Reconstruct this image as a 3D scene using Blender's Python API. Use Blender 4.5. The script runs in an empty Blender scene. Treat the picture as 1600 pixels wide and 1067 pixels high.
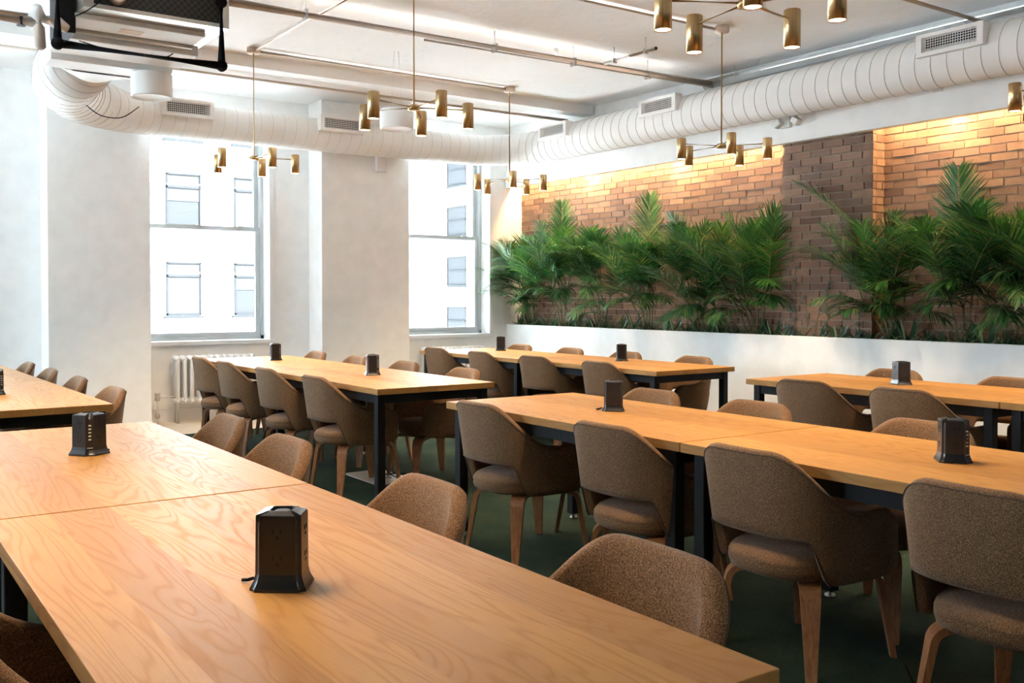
import bpy, bmesh, math, random
from mathutils import Vector, Matrix
random.seed(7)
PI = math.pi
SC = bpy.context.scene
COL = SC.collection

# ------------------------------------------------------------------ helpers
def obj(name, bm, mat, parent=None, smooth=False, mw=None):
    me = bpy.data.meshes.new(name)
    bmesh.ops.recalc_face_normals(bm, faces=bm.faces)
    bm.to_mesh(me); bm.free()
    if smooth:
        for p in me.polygons: p.use_smooth = len(p.vertices) <= 4
    for m in (mat if isinstance(mat, (list, tuple)) else [mat]): me.materials.append(m)
    o = bpy.data.objects.new(name, me); COL.objects.link(o)
    if parent: o.parent = parent
    return o

def thing(name, label, cat, loc=(0, 0, 0), rz=0, group=None):
    o = bpy.data.objects.new(name, None); COL.objects.link(o)
    o.empty_display_size = .1
    o.location = loc; o.rotation_euler = (0, 0, rz)
    o['label'] = label; o['category'] = cat
    if group: o['group'] = group
    return o

def tag(o, label, cat, group=None, kind=None):
    o['label'] = label; o['category'] = cat
    if group: o['group'] = group
    if kind: o['kind'] = kind
    return o

def struct(name, bm, mat, smooth=False):
    o = obj(name, bm, mat, None, smooth); o['kind'] = 'structure'; return o

def dup(root, loc, rz, label, group=None):
    r = root.copy(); COL.objects.link(r); r.location = loc; r.rotation_euler = (0, 0, rz); r['label'] = label
    if group: r['group'] = group
    for ch in list(root.children):
        c = ch.copy(); COL.objects.link(c); c.parent = r
        for g in list(ch.children):
            d = g.copy(); COL.objects.link(d); d.parent = c
    return r

def box(bm, x0, x1, y0, y1, z0, z1, M=None, mi=0):
    vs = [bm.verts.new(M @ Vector(p) if M else p) for p in
          [(x0, y0, z0), (x1, y0, z0), (x1, y1, z0), (x0, y1, z0), (x0, y0, z1), (x1, y0, z1), (x1, y1, z1), (x0, y1, z1)]]
    for f in ((0, 3, 2, 1), (4, 5, 6, 7), (0, 1, 5, 4), (1, 2, 6, 5), (2, 3, 7, 6), (3, 0, 4, 7)):
        fa = bm.faces.new([vs[i] for i in f]); fa.material_index = mi
    return vs

def bbox(x0, x1, y0, y1, z0, z1, r=0, seg=2):
    bm = bmesh.new(); box(bm, x0, x1, y0, y1, z0, z1)
    if r: bmesh.ops.bevel(bm, geom=bm.edges[:], offset=r, segments=seg, affect='EDGES', profile=.6)
    return bm

def frame_of(d):
    d = d.normalized(); a = Vector((0, 0, 1)) if abs(d.z) < .9 else Vector((1, 0, 0))
    u = d.cross(a).normalized(); v = u.cross(d).normalized(); return u, v

def tube(bm, pts, r, n=12, caps=True, mi=0):
    pts = [Vector(p) for p in pts]; rs = r if isinstance(r, (list, tuple)) else [r] * len(pts)
    rings = []; u = None
    for i, p in enumerate(pts):
        if i == 0: d = pts[1] - p
        elif i == len(pts) - 1: d = p - pts[i - 1]
        else: d = (pts[i + 1] - p).normalized() + (p - pts[i - 1]).normalized()
        d = d.normalized()
        if u is None: u, v = frame_of(d)
        else:
            u = (u - d * u.dot(d)).normalized(); v = d.cross(u).normalized()
        rings.append([bm.verts.new(p + (u * math.cos(2 * PI * k / n) + v * math.sin(2 * PI * k / n)) * rs[i]) for k in range(n)])
    for a, b in zip(rings, rings[1:]):
        for k in range(n):
            f = bm.faces.new((a[k], a[(k + 1) % n], b[(k + 1) % n], b[k])); f.smooth = True; f.material_index = mi
    if caps:
        bm.faces.new(rings[0][::-1]).material_index = mi; bm.faces.new(rings[-1]).material_index = mi
    return rings

def tube_bm(pts, r, n=12):
    bm = bmesh.new(); tube(bm, pts, r, n); return bm

def lathe(bm, prof, cx=0, cy=0, n=24, mi=0):
    rings = [[bm.verts.new((cx + r * math.cos(2 * PI * k / n), cy + r * math.sin(2 * PI * k / n), z)) for k in range(n)] for r, z in prof]
    for a, b in zip(rings, rings[1:]):
        for k in range(n):
            f = bm.faces.new((a[k], a[(k + 1) % n], b[(k + 1) % n], b[k])); f.smooth = True; f.material_index = mi
    bm.faces.new(rings[0][::-1]).material_index = mi; bm.faces.new(rings[-1]).material_index = mi

def lin(h):
    h = h.lstrip('#'); c = [int(h[i:i + 2], 16) / 255 for i in (0, 2, 4)]
    return tuple((x / 12.92 if x <= .04045 else ((x + .055) / 1.055) ** 2.4) for x in c) + (1,)

# ------------------------------------------------------------------ materials
class NT:
    def __init__(s, name, rough=.5, metal=0, col=None, spec=None):
        s.m = bpy.data.materials.new(name); s.m.use_nodes = True; s.t = s.m.node_tree
        s.b = s.t.nodes['Principled BSDF']; s.b.inputs['Roughness'].default_value = rough; s.b.inputs['Metallic'].default_value = metal
        if col: s.b.inputs['Base Color'].default_value = col
        if spec is not None: s.b.inputs['Specular IOR Level'].default_value = spec
    def n(s, kind, **kw):
        x = s.t.nodes.new(kind)
        for k, v in kw.items():
            if k.startswith('i_'):
                key = k[2:]; key = int(key) if key.isdigit() else key.replace('_', ' ')
                x.inputs[key].default_value = v
            else: setattr(x, k, v)
        return x
    def l(s, a, b): s.t.links.new(a, b); return b
    def coord(s, out='Object', scale=(1, 1, 1), loc=(0, 0, 0)):
        c = s.n('ShaderNodeTexCoord'); m = s.n('ShaderNodeMapping'); m.inputs['Scale'].default_value = scale; m.inputs['Location'].default_value = loc
        s.l(c.outputs[out], m.inputs['Vector']); return m.outputs[0]
    def noise(s, vec, scale, detail=3, rough=.5, dist=0):
        x = s.n('ShaderNodeTexNoise'); x.inputs['Scale'].default_value = scale; x.inputs['Detail'].default_value = detail
        x.inputs['Roughness'].default_value = rough; x.inputs['Distortion'].default_value = dist
        if vec: s.l(vec, x.inputs['Vector'])
        return x.outputs['Fac']
    def ramp(s, fac, stops):
        r = s.n('ShaderNodeValToRGB'); e = r.color_ramp.elements
        while len(e) < len(stops): e.new(.5)
        for q, (p, c) in zip(e, stops): q.position = p; q.color = c
        s.l(fac, r.inputs[0]); return r.outputs[0]
    def math(s, op, a, b=None, c=None):
        x = s.n('ShaderNodeMath', operation=op)
        for i, v in enumerate((a, b, c)):
            if v is None: continue
            if isinstance(v, (int, float)): x.inputs[i].default_value = v
            else: s.l(v, x.inputs[i])
        return x.outputs[0]
    def mix(s, fac, a, b, mode='MIX'):
        x = s.n('ShaderNodeMix', data_type='RGBA', blend_type=mode)
        for i, v in ((0, fac), (6, a), (7, b)):
            if isinstance(v, (int, float, tuple)): x.inputs[i].default_value = v
            else: s.l(v, x.inputs[i])
        return x.outputs[2]
    def bump(s, h, strength=.3, dist=.01):
        x = s.n('ShaderNodeBump'); x.inputs['Strength'].default_value = strength; x.inputs['Distance'].default_value = dist
        s.l(h, x.inputs['Height']); s.l(x.outputs[0], s.b.inputs['Normal'])
    def base(s, c): s.l(c, s.b.inputs['Base Color'])

def paint(name, col, rough=.6, bump=.05, var=.04, scale=6, bscale=60):
    t = NT(name, rough, spec=.08 if rough > .65 else .3); v = t.coord()
    n1 = t.noise(v, scale, 4)
    lo = tuple(c * (1 - var) for c in col[:3]) + (1,); hi = tuple(min(1, c * (1 + var)) for c in col[:3]) + (1,)
    t.base(t.ramp(n1, [(.3, lo), (.7, hi)]))
    if bump: t.bump(t.noise(v, bscale, 3), bump, .004)
    return t.m

M = {}
M['white'] = paint('white_wall_paint', (.86, .855, .84, 1), .55, .08)
M['white2'] = paint('white_metal_paint', (.84, .83, .81, 1), .75, .03, .02)
M['trim'] = paint('white_trim_gloss', (.8, .8, .8, 1), .3, .02, .01)
M['plaster'] = None
def mk_plaster():
    t = NT('aged_ceiling_plaster', .95, spec=.03); v = t.coord()
    a = t.noise(v, .6, 6, .6); c = t.ramp(a, [(.3, (.85, .845, .83, 1)), (.65, (.92, .918, .91, 1))])
    st = t.noise(t.coord(scale=(1, .35, 1), loc=(3, 1, 0)), 2.1, 7, .7, 1.2)
    f = t.ramp(st, [(.66, (0, 0, 0, 1)), (.72, (1, 1, 1, 1))])
    c2 = t.mix(t.math('MULTIPLY', f, .45), c, (.42, .34, .27, 1))
    sm = t.ramp(t.noise(v, 9, 5, .7), [(.62, (0, 0, 0, 1)), (.7, (1, 1, 1, 1))])
    c2 = t.mix(t.math('MULTIPLY', sm, .18), c2, (.35, .32, .3, 1))
    t.base(c2); t.bump(t.noise(v, 7, 8, .65), .5, .02); return t.m
M['plaster'] = mk_plaster()

def mk_oak():
    t = NT('oak_tabletop', .5, spec=.2); co = t.n('ShaderNodeTexCoord'); sep = t.n('ShaderNodeSeparateXYZ'); t.l(co.outputs['Object'], sep.inputs[0])
    X, Y, Z = sep.outputs
    oi = t.n('ShaderNodeObjectInfo')
    pl = t.math('FLOOR', t.math('DIVIDE', t.math('ADD', X, .457), .1524))
    wn = t.n('ShaderNodeTexWhiteNoise', noise_dimensions='2D'); cb = t.n('ShaderNodeCombineXYZ'); t.l(pl, cb.inputs[0]); t.l(t.math('MULTIPLY', oi.outputs['Random'], 31.7), cb.inputs[1])
    t.l(cb.outputs[0], wn.inputs['Vector'])
    R = wn.outputs['Value']
    cv = t.n('ShaderNodeCombineXYZ'); t.l(t.math('MULTIPLY_ADD', R, 37.0, t.math('MULTIPLY', X, 6.5)), cv.inputs[0])
    t.l(t.math('MULTIPLY_ADD', R, 11.0, t.math('MULTIPLY', Y, .75)), cv.inputs[1]); t.l(t.math('MULTIPLY', Z, 5.0), cv.inputs[2])
    fld = t.noise(cv.outputs[0], 1.0, 2.5, .45, .35)
    ring = t.math('FRACT', t.math('MULTIPLY', fld, 22.0))
    tri = t.math('ABSOLUTE', t.math('SUBTRACT', t.math('MULTIPLY', ring, 2.0), 1.0))
    line = t.ramp(tri, [(.0, (0, 0, 0, 1)), (.55, (.12, .12, .12, 1)), (1, (1, 1, 1, 1))])
    fv = t.n('ShaderNodeCombineXYZ'); t.l(t.math('MULTIPLY_ADD', R, 9.0, t.math('MULTIPLY', X, 260.0)), fv.inputs[0]); t.l(t.math('MULTIPLY', Y, 9.0), fv.inputs[1]); t.l(t.math('MULTIPLY', Z, 260.0), fv.inputs[2])
    fib = t.noise(fv.outputs[0], 1.0, 3, .6)
    bv = t.n('ShaderNodeCombineXYZ'); t.l(t.math('MULTIPLY_ADD', R, 5.0, t.math('MULTIPLY', X, 3.0)), bv.inputs[0]); t.l(t.math('MULTIPLY', Y, 1.2), bv.inputs[1])
    big = t.noise(bv.outputs[0], 1.0, 2)
    c = t.ramp(R, [(0, (.31, .145, .034, 1)), (.5, (.39, .188, .046, 1)), (1, (.45, .232, .064, 1))])
    c = t.mix(t.math('MULTIPLY', line, .38), c, (.25, .10, .032, 1))
    c = t.mix(t.math('MULTIPLY', t.ramp(fib, [(.35, (1, 1, 1, 1)), (.6, (0, 0, 0, 1))]), .22), c, (.27, .11, .04, 1))
    c = t.mix(t.math('MULTIPLY', big, .3), c, (.45, .23, .072, 1))
    t.base(c)
    t.l(t.math('MULTIPLY_ADD', line, .12, .47), t.b.inputs['Roughness'])
    h = t.math('ADD', t.math('MULTIPLY', line, -.5), t.math('MULTIPLY', fib, .5)); t.bump(h, .22, .0015)
    return t.m
M['oak'] = mk_oak()

def mk_ply():
    t = NT('walnut_veneer_leg', .4); v = t.coord(scale=(40, 40, 3)); n = t.noise(v, 2.5, 4, .6, .6)
    t.base(t.ramp(n, [(.3, (.19, .07, .024, 1)), (.7, (.38, .16, .058, 1))])); return t.m
M['ply'] = mk_ply()

def mk_fabric(name, a, b, c):
    t = NT(name, .95, spec=.15); co = t.coord()
    wx = t.noise(t.coord(scale=(900, 260, 260)), 1, 1); wy = t.noise(t.coord(scale=(260, 900, 260)), 1, 1); wz = t.noise(t.coord(scale=(260, 260, 900)), 1, 1)
    w = t.math('MULTIPLY', t.math('ADD', t.math('ADD', wx, wy), wz), .3333)
    col = t.ramp(w, [(.40, a), (.5, b), (.60, c)])
    big = t.noise(co, 14, 3)
    col = t.mix(t.math('MULTIPLY', big, .25), col, a)
    t.base(col); t.bump(w, .6, .002)
    t.b.inputs['Sheen Weight'].default_value = .12; t.b.inputs['Sheen Roughness'].default_value = .5
    return t.m
M['tweed'] = mk_fabric('brown_tweed_fabric', (.060, .030, .014, 1), (.165, .088, .042, 1), (.36, .205, .105, 1))
M['piping'] = paint('dark_piping', (.09, .06, .042, 1), .8, 0)

def mk_carpet():
    t = NT('green_carpet', 1, spec=.1); v = t.coord()
    a = t.noise(v, 1.6, 6, .65); f = t.noise(v, 90, 3, .7)
    c = t.ramp(a, [(.35, (.011, .026, .018, 1)), (.65, (.036, .052, .027, 1))])
    c = t.mix(t.ramp(f, [(.35, (.6, .6, .6, 1)), (.6, (0, 0, 0, 1))]), c, (.012, .024, .014, 1))
    t.base(c); t.bump(f, .8, .01); return t.m
M['carpet'] = mk_carpet()
M['floorpale'] = paint('pale_oak_floor', (.55, .47, .38, 1), .4, .03, .1, 3)
M['black'] = NT('black_powder_coat', .6, 0, (.007, .007, .008, 1), .2).m
M['blackgloss'] = NT('black_plastic', .28, 0, (.010, .009, .010, 1)).m
M['blackrub'] = NT('black_pipe_paint', .7, 0, (.008, .008, .009, 1), .02).m
M['chrome'] = NT('brushed_steel', .3, 1, (.6, .6, .6, 1)).m
M['silver'] = NT('aluminium_trim', .35, 1, (.62, .58, .52, 1)).m
def mk_brass():
    t = NT('brushed_brass', .34, 1); n = t.noise(t.coord(scale=(60, 60, 1.5)), 3, 3)
    t.base(t.ramp(n, [(.3, (.52, .35, .16, 1)), (.7, (.68, .48, .25, 1))])); return t.m
M['brass'] = mk_brass()
M['slate'] = NT('window_frame_grey', .4, 0, (.46, .48, .48, 1)).m
M['hole'] = NT('dark_slot', .8, 0, (.004, .004, .004, 1)).m
M['grey'] = NT('grey_mark', .5, 0, (.45, .45, .45, 1)).m
M['tan'] = paint('insulated_pipe_wrap', (.50, .42, .36, 1), .6, .1, .05, 20)
M['tanpipe'] = paint('painted_steel_pipe', (.66, .55, .46, 1), .7, .03)
M['seam'] = paint('duct_seam', (.50, .46, .43, 1), .8, 0)
M['filter'] = None
def mk_filter():
    t = NT('filter_mesh', .7); v = t.coord(scale=(45, 45, 45))
    ch = t.n('ShaderNodeTexChecker'); ch.inputs['Scale'].default_value = 1; t.l(v, ch.inputs['Vector'])
    ch.inputs['Color1'].default_value = (.015, .013, .012, 1); ch.inputs['Color2'].default_value = (.05, .042, .035, 1)
    t.base(ch.outputs[0]); return t.m
M['filter'] = mk_filter()
def emis(name, col, s):
    m = bpy.data.materials.new(name); m.use_nodes = True; t = m.node_tree; t.nodes.clear()
    e = t.nodes.new('ShaderNodeEmission'); o = t.nodes.new('ShaderNodeOutputMaterial'); e.inputs[0].default_value = col; e.inputs[1].default_value = s
    t.links.new(e.outputs[0], o.inputs[0]); return m
M['bulb'] = emis('lamp_glow', (1, .72, .42, 1), 14)
M['led'] = emis('led_glow', (1, .70, .38, 1), 6)

def mk_brick(name, cols):
    t = NT(name, .85); g = t.n('ShaderNodeNewGeometry'); v = t.coord()
    c = t.ramp(g.outputs['Random Per Island'], cols)
    n = t.noise(v, 9, 5, .65); c = t.mix(t.math('MULTIPLY', t.ramp(n, [(.4, (0, 0, 0, 1)), (.75, (1, 1, 1, 1))]), .5), c, (.12, .065, .045, 1))
    t.base(c); t.bump(t.noise(v, 55, 5, .7), .6, .006); return t.m
M['brick'] = mk_brick('old_red_brick', [(0, (.125, .068, .045, 1)), (.35, (.20, .112, .07, 1)), (.7, (.27, .16, .10, 1)), (1, (.15, .092, .066, 1))])
M['mortar'] = paint('brick_mortar', (.29, .235, .18, 1), .9, .4, .15, 30)
M['soil'] = paint('potting_soil', (.022, .015, .01, 1), 1, .8, .3, 40, 90)

def mk_leaf(name, a, b, tip=None, rough=.38):
    t = NT(name, rough); g = t.n('ShaderNodeNewGeometry'); oi = t.n('ShaderNodeObjectInfo')
    c = t.ramp(g.outputs['Random Per Island'], [(0, a), (.8, b), (1, tip or b)])
    t.base(c)
    tr = t.n('ShaderNodeBsdfTranslucent'); t.l(c, tr.inputs[0]); mx = t.n('ShaderNodeMixShader'); mx.inputs[0].default_value = .28
    out = t.t.nodes['Material Output']; t.l(t.b.outputs[0], mx.inputs[1]); t.l(tr.outputs[0], mx.inputs[2]); t.l(mx.outputs[0], out.inputs[0]); return t.m
M['frond'] = mk_leaf('palm_leaflet', (.011, .058, .020, 1), (.038, .155, .042, 1), (.17, .20, .04, 1))
M['frond2'] = mk_leaf('palm_leaflet_fresh', (.02, .10, .018, 1), (.07, .23, .035, 1), (.30, .30, .08, 1))
M['herb'] = mk_leaf('herb_leaf', (.015, .05, .022, 1), (.05, .12, .05, 1), (.2, .26, .12, 1), .3)
M['stem'] = paint('palm_cane', (.11, .115, .045, 1), .6, .1, .4, 12)
M['ivy'] = mk_leaf('ivy_leaf', (.015, .035, .014, 1), (.035, .075, .025, 1))
M['ext'] = paint('pale_stone_facade', (.80, .79, .77, 1), .8, 0, .05, .3)
M['extglass'] = NT('facade_window_glass', .9, 0, (.0115, .0117, .012, 1), 0).m
M['extglass2'] = NT('shaded_window_glass', .9, 0, (.031, .032, .033, 1), 0).m  # lighter copy of the facade glass; its colour makes up for shade
M['extframe2'] = NT('shaded_window_frame', .9, 0, (.026, .027, .028, 1), 0).m  # frame copy, colour lifted for the same shaded wall
M['extframe'] = NT('facade_window_frame', .9, 0, (.0095, .0096, .0098, 1), 0).m
M['blind'] = NT('window_blind', .9, 0, (.0150, .0150, .0151, 1), 0).m
def mk_glass():
    m = bpy.data.materials.new('window_glass'); m.use_nodes = True; t = m.node_tree; t.nodes.clear()
    tr = t.nodes.new('ShaderNodeBsdfTransparent'); tr.inputs[0].default_value = (.95, .97, .97, 1)
    gl = t.nodes.new('ShaderNodeBsdfGlossy'); gl.inputs['Roughness'].default_value = .02
    fr = t.nodes.new('ShaderNodeFresnel'); fr.inputs[0].default_value = 1.3
    mx = t.nodes.new('ShaderNodeMixShader'); o = t.nodes.new('ShaderNodeOutputMaterial')
    t.links.new(fr.outputs[0], mx.inputs[0]); t.links.new(tr.outputs[0], mx.inputs[1]); t.links.new(gl.outputs[0], mx.inputs[2]); t.links.new(mx.outputs[0], o.inputs[0]); return m
M['glass'] = mk_glass()

# ------------------------------------------------------------------ camera
H = 1.3388; F = 1497.57; YAW = math.radians(34.236); PIT = math.radians(1.1415); CX = 758.25; CY = 493.38
cam = bpy.data.cameras.new('camera'); camo = bpy.data.objects.new('camera', cam); COL.objects.link(camo)
camo.location = (0, 0, H); camo.rotation_euler = (PI / 2 - PIT, 0, -YAW)
cam.sensor_width = 36; cam.lens = F * 36 / 1600; cam.shift_x = (800 - CX) / 1600; cam.shift_y = -(533.5 - CY) / 1600
cam.clip_start = .05; cam.clip_end = 300
SC.camera = camo

# ------------------------------------------------------------------ room shell
XL, XP, XS, XB, XPI = -4.2, 7.38, 7.46, 7.64, 7.47      # left wall, planter/soffit front, soffit back, brick, pilaster
YN, YW, YC = -3.2, 10.36, 10.0                           # near wall, window wall, column face
ZC, ZSOF, ZPL = 3.56, 2.775, .975
bm = bmesh.new(); box(bm, XL, 8.2, YN, 9.35, -.1, 0); struct('floor', bm, M['carpet'])
bm = bmesh.new(); box(bm, XL, 8.2, 9.35, 10.8, -.1, .002); o = struct('floor_window_strip', bm, M['floorpale'])
bm = bmesh.new(); box(bm, XL, 8.2, YN, 10.8, ZC, ZC + .15); struct('ceiling', bm, M['plaster'])
ADDED_SW = [(5.4, 7.0), (7.9, 9.5)]  # unseen side windows, added to brighten the room
bm = bmesh.new(); ys = YN
for a, b in ADDED_SW:
    box(bm, XL - .15, XL, ys, a, 0, ZC); box(bm, XL - .15, XL, a, b, 0, .85); box(bm, XL - .15, XL, a, b, 3.3, ZC); ys = b
box(bm, XL - .15, XL, ys, 10.8, 0, ZC); struct('wall_left', bm, M['white'])
for i, (a, b) in enumerate(ADDED_SW):
    w = bpy.data.objects.new('window_%d' % (5 + i), None); COL.objects.link(w); w.location = (XL - .1, (a + b) / 2, .85); w['kind'] = 'structure'
    bm = bmesh.new(); h_ = (b - a) / 2
    for q in ((-h_, -h_ + .05, 0, 2.45), (h_ - .05, h_, 0, 2.45), (-h_, h_, 0, .05), (-h_, h_, 2.4, 2.45), (-h_, h_, 1.2, 1.25)): box(bm, -.03, .03, *q)
    obj('window_frame', bm, M['slate'], w)
    bm = bmesh.new(); box(bm, -.005, .0, -h_ + .05, h_ - .05, .05, 2.4); obj('pane', bm, M['glass'], w)
    L = bpy.data.lights.new('daylight_portal', 'AREA'); L.shape = 'RECTANGLE'; L.size = b - a; L.size_y = 2.45; L.cycles.is_portal = True
    lo = bpy.data.objects.new('daylight_portal', L); COL.objects.link(lo); lo.location = (XL - .16, (a + b) / 2, 2.07); lo.rotation_euler = (PI / 2, 0, -PI / 2)
bm = bmesh.new(); box(bm, XL, 8.2, YN - .15, YN, 0, ZC); struct('wall_near', bm, M['white'])
# window wall with openings: (x0,x1)
WIN = [(-3.6, -2.2), (-.25, 1.17), (2.62, 4.09), (5.66, 7.11)]  # first opening is an unseen window added for more daylight
WZ0, WZ1 = .86, 3.22
bm = bmesh.new(); xs = XL
for a, b in WIN:
    box(bm, xs, a, YW, 10.8, 0, ZC); box(bm, a, b, YW, 10.8, 0, WZ0); box(bm, a, b, YW, 10.8, WZ1, ZC); xs = b
box(bm, xs, 8.2, YW, 10.8, 0, ZC); struct('wall_back', bm, M['white'])
for i, (a, b) in enumerate(((1.712, 2.682), (4.572, 5.707), (-1.4, -.35))):
    struct('wall_pier_%s' % ('left', 'middle', 'far_left')[i], bbox(a, b, YC, YW, 0, ZC, .004, 1), M['white'])
bm = bmesh.new(); box(bm, XL, 7.35, 8.56, 8.74, 3.455, ZC); struct('ceiling_beam', bm, M['plaster'])
bm = bmesh.new()
for a, b in ((2.69, 4.56), (5.72, XP - .02)): box(bm, a, b, YW - .018, YW, 0, .14)
struct('baseboard_back', bm, M['trim'])
# soffit above the brick niche
bm = bmesh.new(); box(bm, XP, XS, YN, YW, ZSOF, ZC); box(bm, XS, 8.2, YN, YW, 2.93, 3.0)
struct('wall_right_upper', bm, M['white'])
# brick wall: real bricks
def brick_wall(bm, y0, y1, z0, z1, x, depth=.05, seed=1, axis='y'):
    rnd = random.Random(seed); ph = .0677; bl = .205; g = .010; row = 0; z = z0
    while z < z1:
        s = y0 - (row % 2) * (bl + g) / 2 - (.02 if row % 3 == 0 else 0)
        while s < y1:
            a = max(s, y0); b = min(s + bl, y1); zt = min(z + ph - g, z1)
            if b - a > .02 and zt - z > .01:
                j = rnd.uniform(-.005, .004); e = .0022
                q = [rnd.uniform(-e, e) for _ in range(8)]
                if axis == 'y':
                    vs = box(bm, x + j, x + depth, a, b, z, zt)
                    for v, d in zip(vs, q): v.co.z += d; v.co.y += d * .6
                else:
                    vs = box(bm, a, b, x + j, x + depth, z, zt)
                    for v, d in zip(vs, q): v.co.z += d
            s += bl + g
        z += ph; row += 1
bm = bmesh.new(); brick_wall(bm, 1.6, YW, .86, 2.95, XB, .06, 3)
ob = struct('wall_right', bm, M['brick'])
bm = bmesh.new(); box(bm, XB + .008, 8.2, YN, YW, 0, 3.0); struct('wall_right_mortar', bm, M['mortar'])
bm = bmesh.new(); brick_wall(bm, 5.0, 5.96, .86, 2.95, XPI, .05, 5); brick_wall(bm, XPI + .052, XB, .86, 2.95, 5.0, .04, 8, 'x')
struct('wall_right_pilaster', bm, M['brick'])
bm = bmesh.new(); box(bm, XPI + .008, XB + .02, 5.008, 5.952, 0, 2.95); struct('wall_right_pilaster_mortar', bm, M['mortar'])
# planter
pl = thing('planter', 'long white built-in planter running below the brick wall', 'planter', (XP, 4.5, 0))
ob = obj('planter_front', bbox(0, .05, -7.7, YW - 4.51, 0, ZPL, .004, 1), M['white'], pl)
bm = bmesh.new(); box(bm, .051, XB - XP - .001, -7.7, YW - 4.51, .0, .93)
ob = obj('soil', bm, M['soil'], pl)

# windows
def window(n, a, b):
    w = bpy.data.objects.new('window_%d' % n, None); COL.objects.link(w); w.location = ((a + b) / 2, 10.6, WZ0); w['kind'] = 'structure'
    hw = (b - a) / 2; hh = WZ1 - WZ0
    def loc(x0, x1, y0, y1, z0, z1, nm, m, r=.003):
        return obj(nm, bbox(x0, x1, y0, y1, z0, z1, r, 1), m, w)
    bm = bmesh.new()
    box(bm, -hw, -hw + .035, -.06, .06, 0, hh); box(bm, hw - .035, hw, -.06, .06, 0, hh); box(bm, -hw, hw, -.06, .06, 0, .035); box(bm, -hw, hw, -.06, .06, hh - .035, hh)
    obj('window_frame', bm, M['slate'], w)
    mid = 2.10 - WZ0
    for nm, z0, z1, y in (('lower_sash', .035, mid + .03, -.035), ('upper_sash', mid - .03, hh - .035, .012)):
        bm = bmesh.new(); t = .052
        x0, x1 = -hw + .035, hw - .035
        box(bm, x0, x0 + t, y, y + .03, z0, z1); box(bm, x1 - t, x1, y, y + .03, z0, z1)
        box(bm, x0 + t, x1 - t, y, y + .03, z0, z0 + t * .9); box(bm, x0 + t, x1 - t, y, y + .03, z1 - t * .9, z1)
        s = obj(nm, bm, M['slate'], w)
        bm = bmesh.new(); box(bm, x0 + t, x1 - t, y + .012, y + .017, z0 + t * .9, z1 - t * .9); obj('pane', bm, M['glass'], s)
    obj('sill', bbox(-hw + .002, hw + .05, -.285, -.065, -.045, -.001, .004, 1), M['trim'], w)
    bm = bmesh.new(); box(bm, hw - .004, hw + .05, -.262, -.243, -.001, hh + .05); box(bm, -hw + .05, hw + .05, -.262, -.243, hh, hh + .05)
    obj('casing', bm, M['trim'], w)
    bm = bmesh.new(); box(bm, -.02, .02, -.055, -.037, mid + .02, mid + .035); box(bm, hw - .3, hw - .26, -.055, -.037, mid + .02, mid + .035); obj('sash_lock', bm, M['chrome'], w)
    L = bpy.data.lights.new('daylight_portal', 'AREA'); L.shape = 'RECTANGLE'; L.size = b - a; L.size_y = hh; L.cycles.is_portal = True
    lo = bpy.data.objects.new('daylight_portal', L); COL.objects.link(lo); lo.location = ((a + b) / 2, 10.7, (WZ0 + WZ1) / 2); lo.rotation_euler = (-PI / 2, 0, 0)
for i, (a, b) in enumerate(WIN): window(i, a, b) if i else window(4, a, b)

# ------------------------------------------------------------------ exterior buildings
def facade_building(name, label, x0, x1, y0, y1, z0, z1, wins, axis):
    t = thing(name, label, 'building', ((x0 + x1) / 2, y0, z0)); ox, oy, oz = t.location
    bm = bmesh.new(); box(bm, x0 - ox, x1 - ox, y0 - oy, y1 - oy, 0, z1 - z0)
    if axis == 'y':
        z = z0 + 1.0
        while z < z1: box(bm, x0 - ox - .02, x1 - ox + .02, -.06, 0, z - oz, z - oz + .06); z += 3.3
    obj('facade', bm, M['ext'], t)
    for (a, b, c, d, kind) in wins:
        fr = bmesh.new(); gl = bmesh.new(); bl = bmesh.new()
        def bx(bm_, u0, u1, w0, w1, dp0, dp1):
            if axis == 'y': box(bm_, u0 - ox, u1 - ox, y0 - dp1 - oy, y0 - dp0 - oy, w0 - oz, w1 - oz)
            else: box(bm_, x0 - dp1 - ox, x0 - dp0 - ox, u0 - oy, u1 - oy, w0 - oz, w1 - oz)
        k = .06
        bx(fr, a, a + k, c, d, .0, .09); bx(fr, b - k, b, c, d, 0, .09); bx(fr, a, b, c, c + k, 0, .09); bx(fr, a, b, d - k, d, 0, .09); m = c + (d - c) * (.72 if kind else .5); bx(fr, a, b, m, m + k, 0, .09)
        bx(fr, a - .1, b + .1, c - .12, c - .02, 0, .14)
        f = obj('window', fr, M['extframe' if axis == 'y' else 'extframe2'], t)
        bx(gl, a + k, b - k, c + k, d - k, .0, .03); obj('pane', gl, M['extglass' if axis == 'y' else 'extglass2'], f)
        if kind: 
            bx(bl, a + k, b - k, c + k + (d - c) * (0 if kind == 2 else .45), d - k, .03, .05); obj('blind', bl, M['blind'], f)
wins = []
for cx in (-.4, 2.25, 4.9, 7.55, 10.2, 12.79):
    for r, zt in enumerate((9.2, 5.93, 2.63)):
        wins.append((cx, cx + 1.3, zt - 1.98, zt, (1, 1, 2)[r] if cx < 11 else (1, 2, 1)[r]))
facade_building('apartment_building', 'pale stone building with sash windows seen through the left window', -5, 15.5, 36, 46, -12, 16, wins, 'y')
wins = [(50.6, 52.8, zt - 1.85, zt, 0) for zt in (10.3, 7.1, 3.9, .7)]
facade_building('neighbouring_building', 'pale building side wall with one window column seen through right window', 33, 45, 42, 110, -12, 30, wins, 'x')
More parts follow.
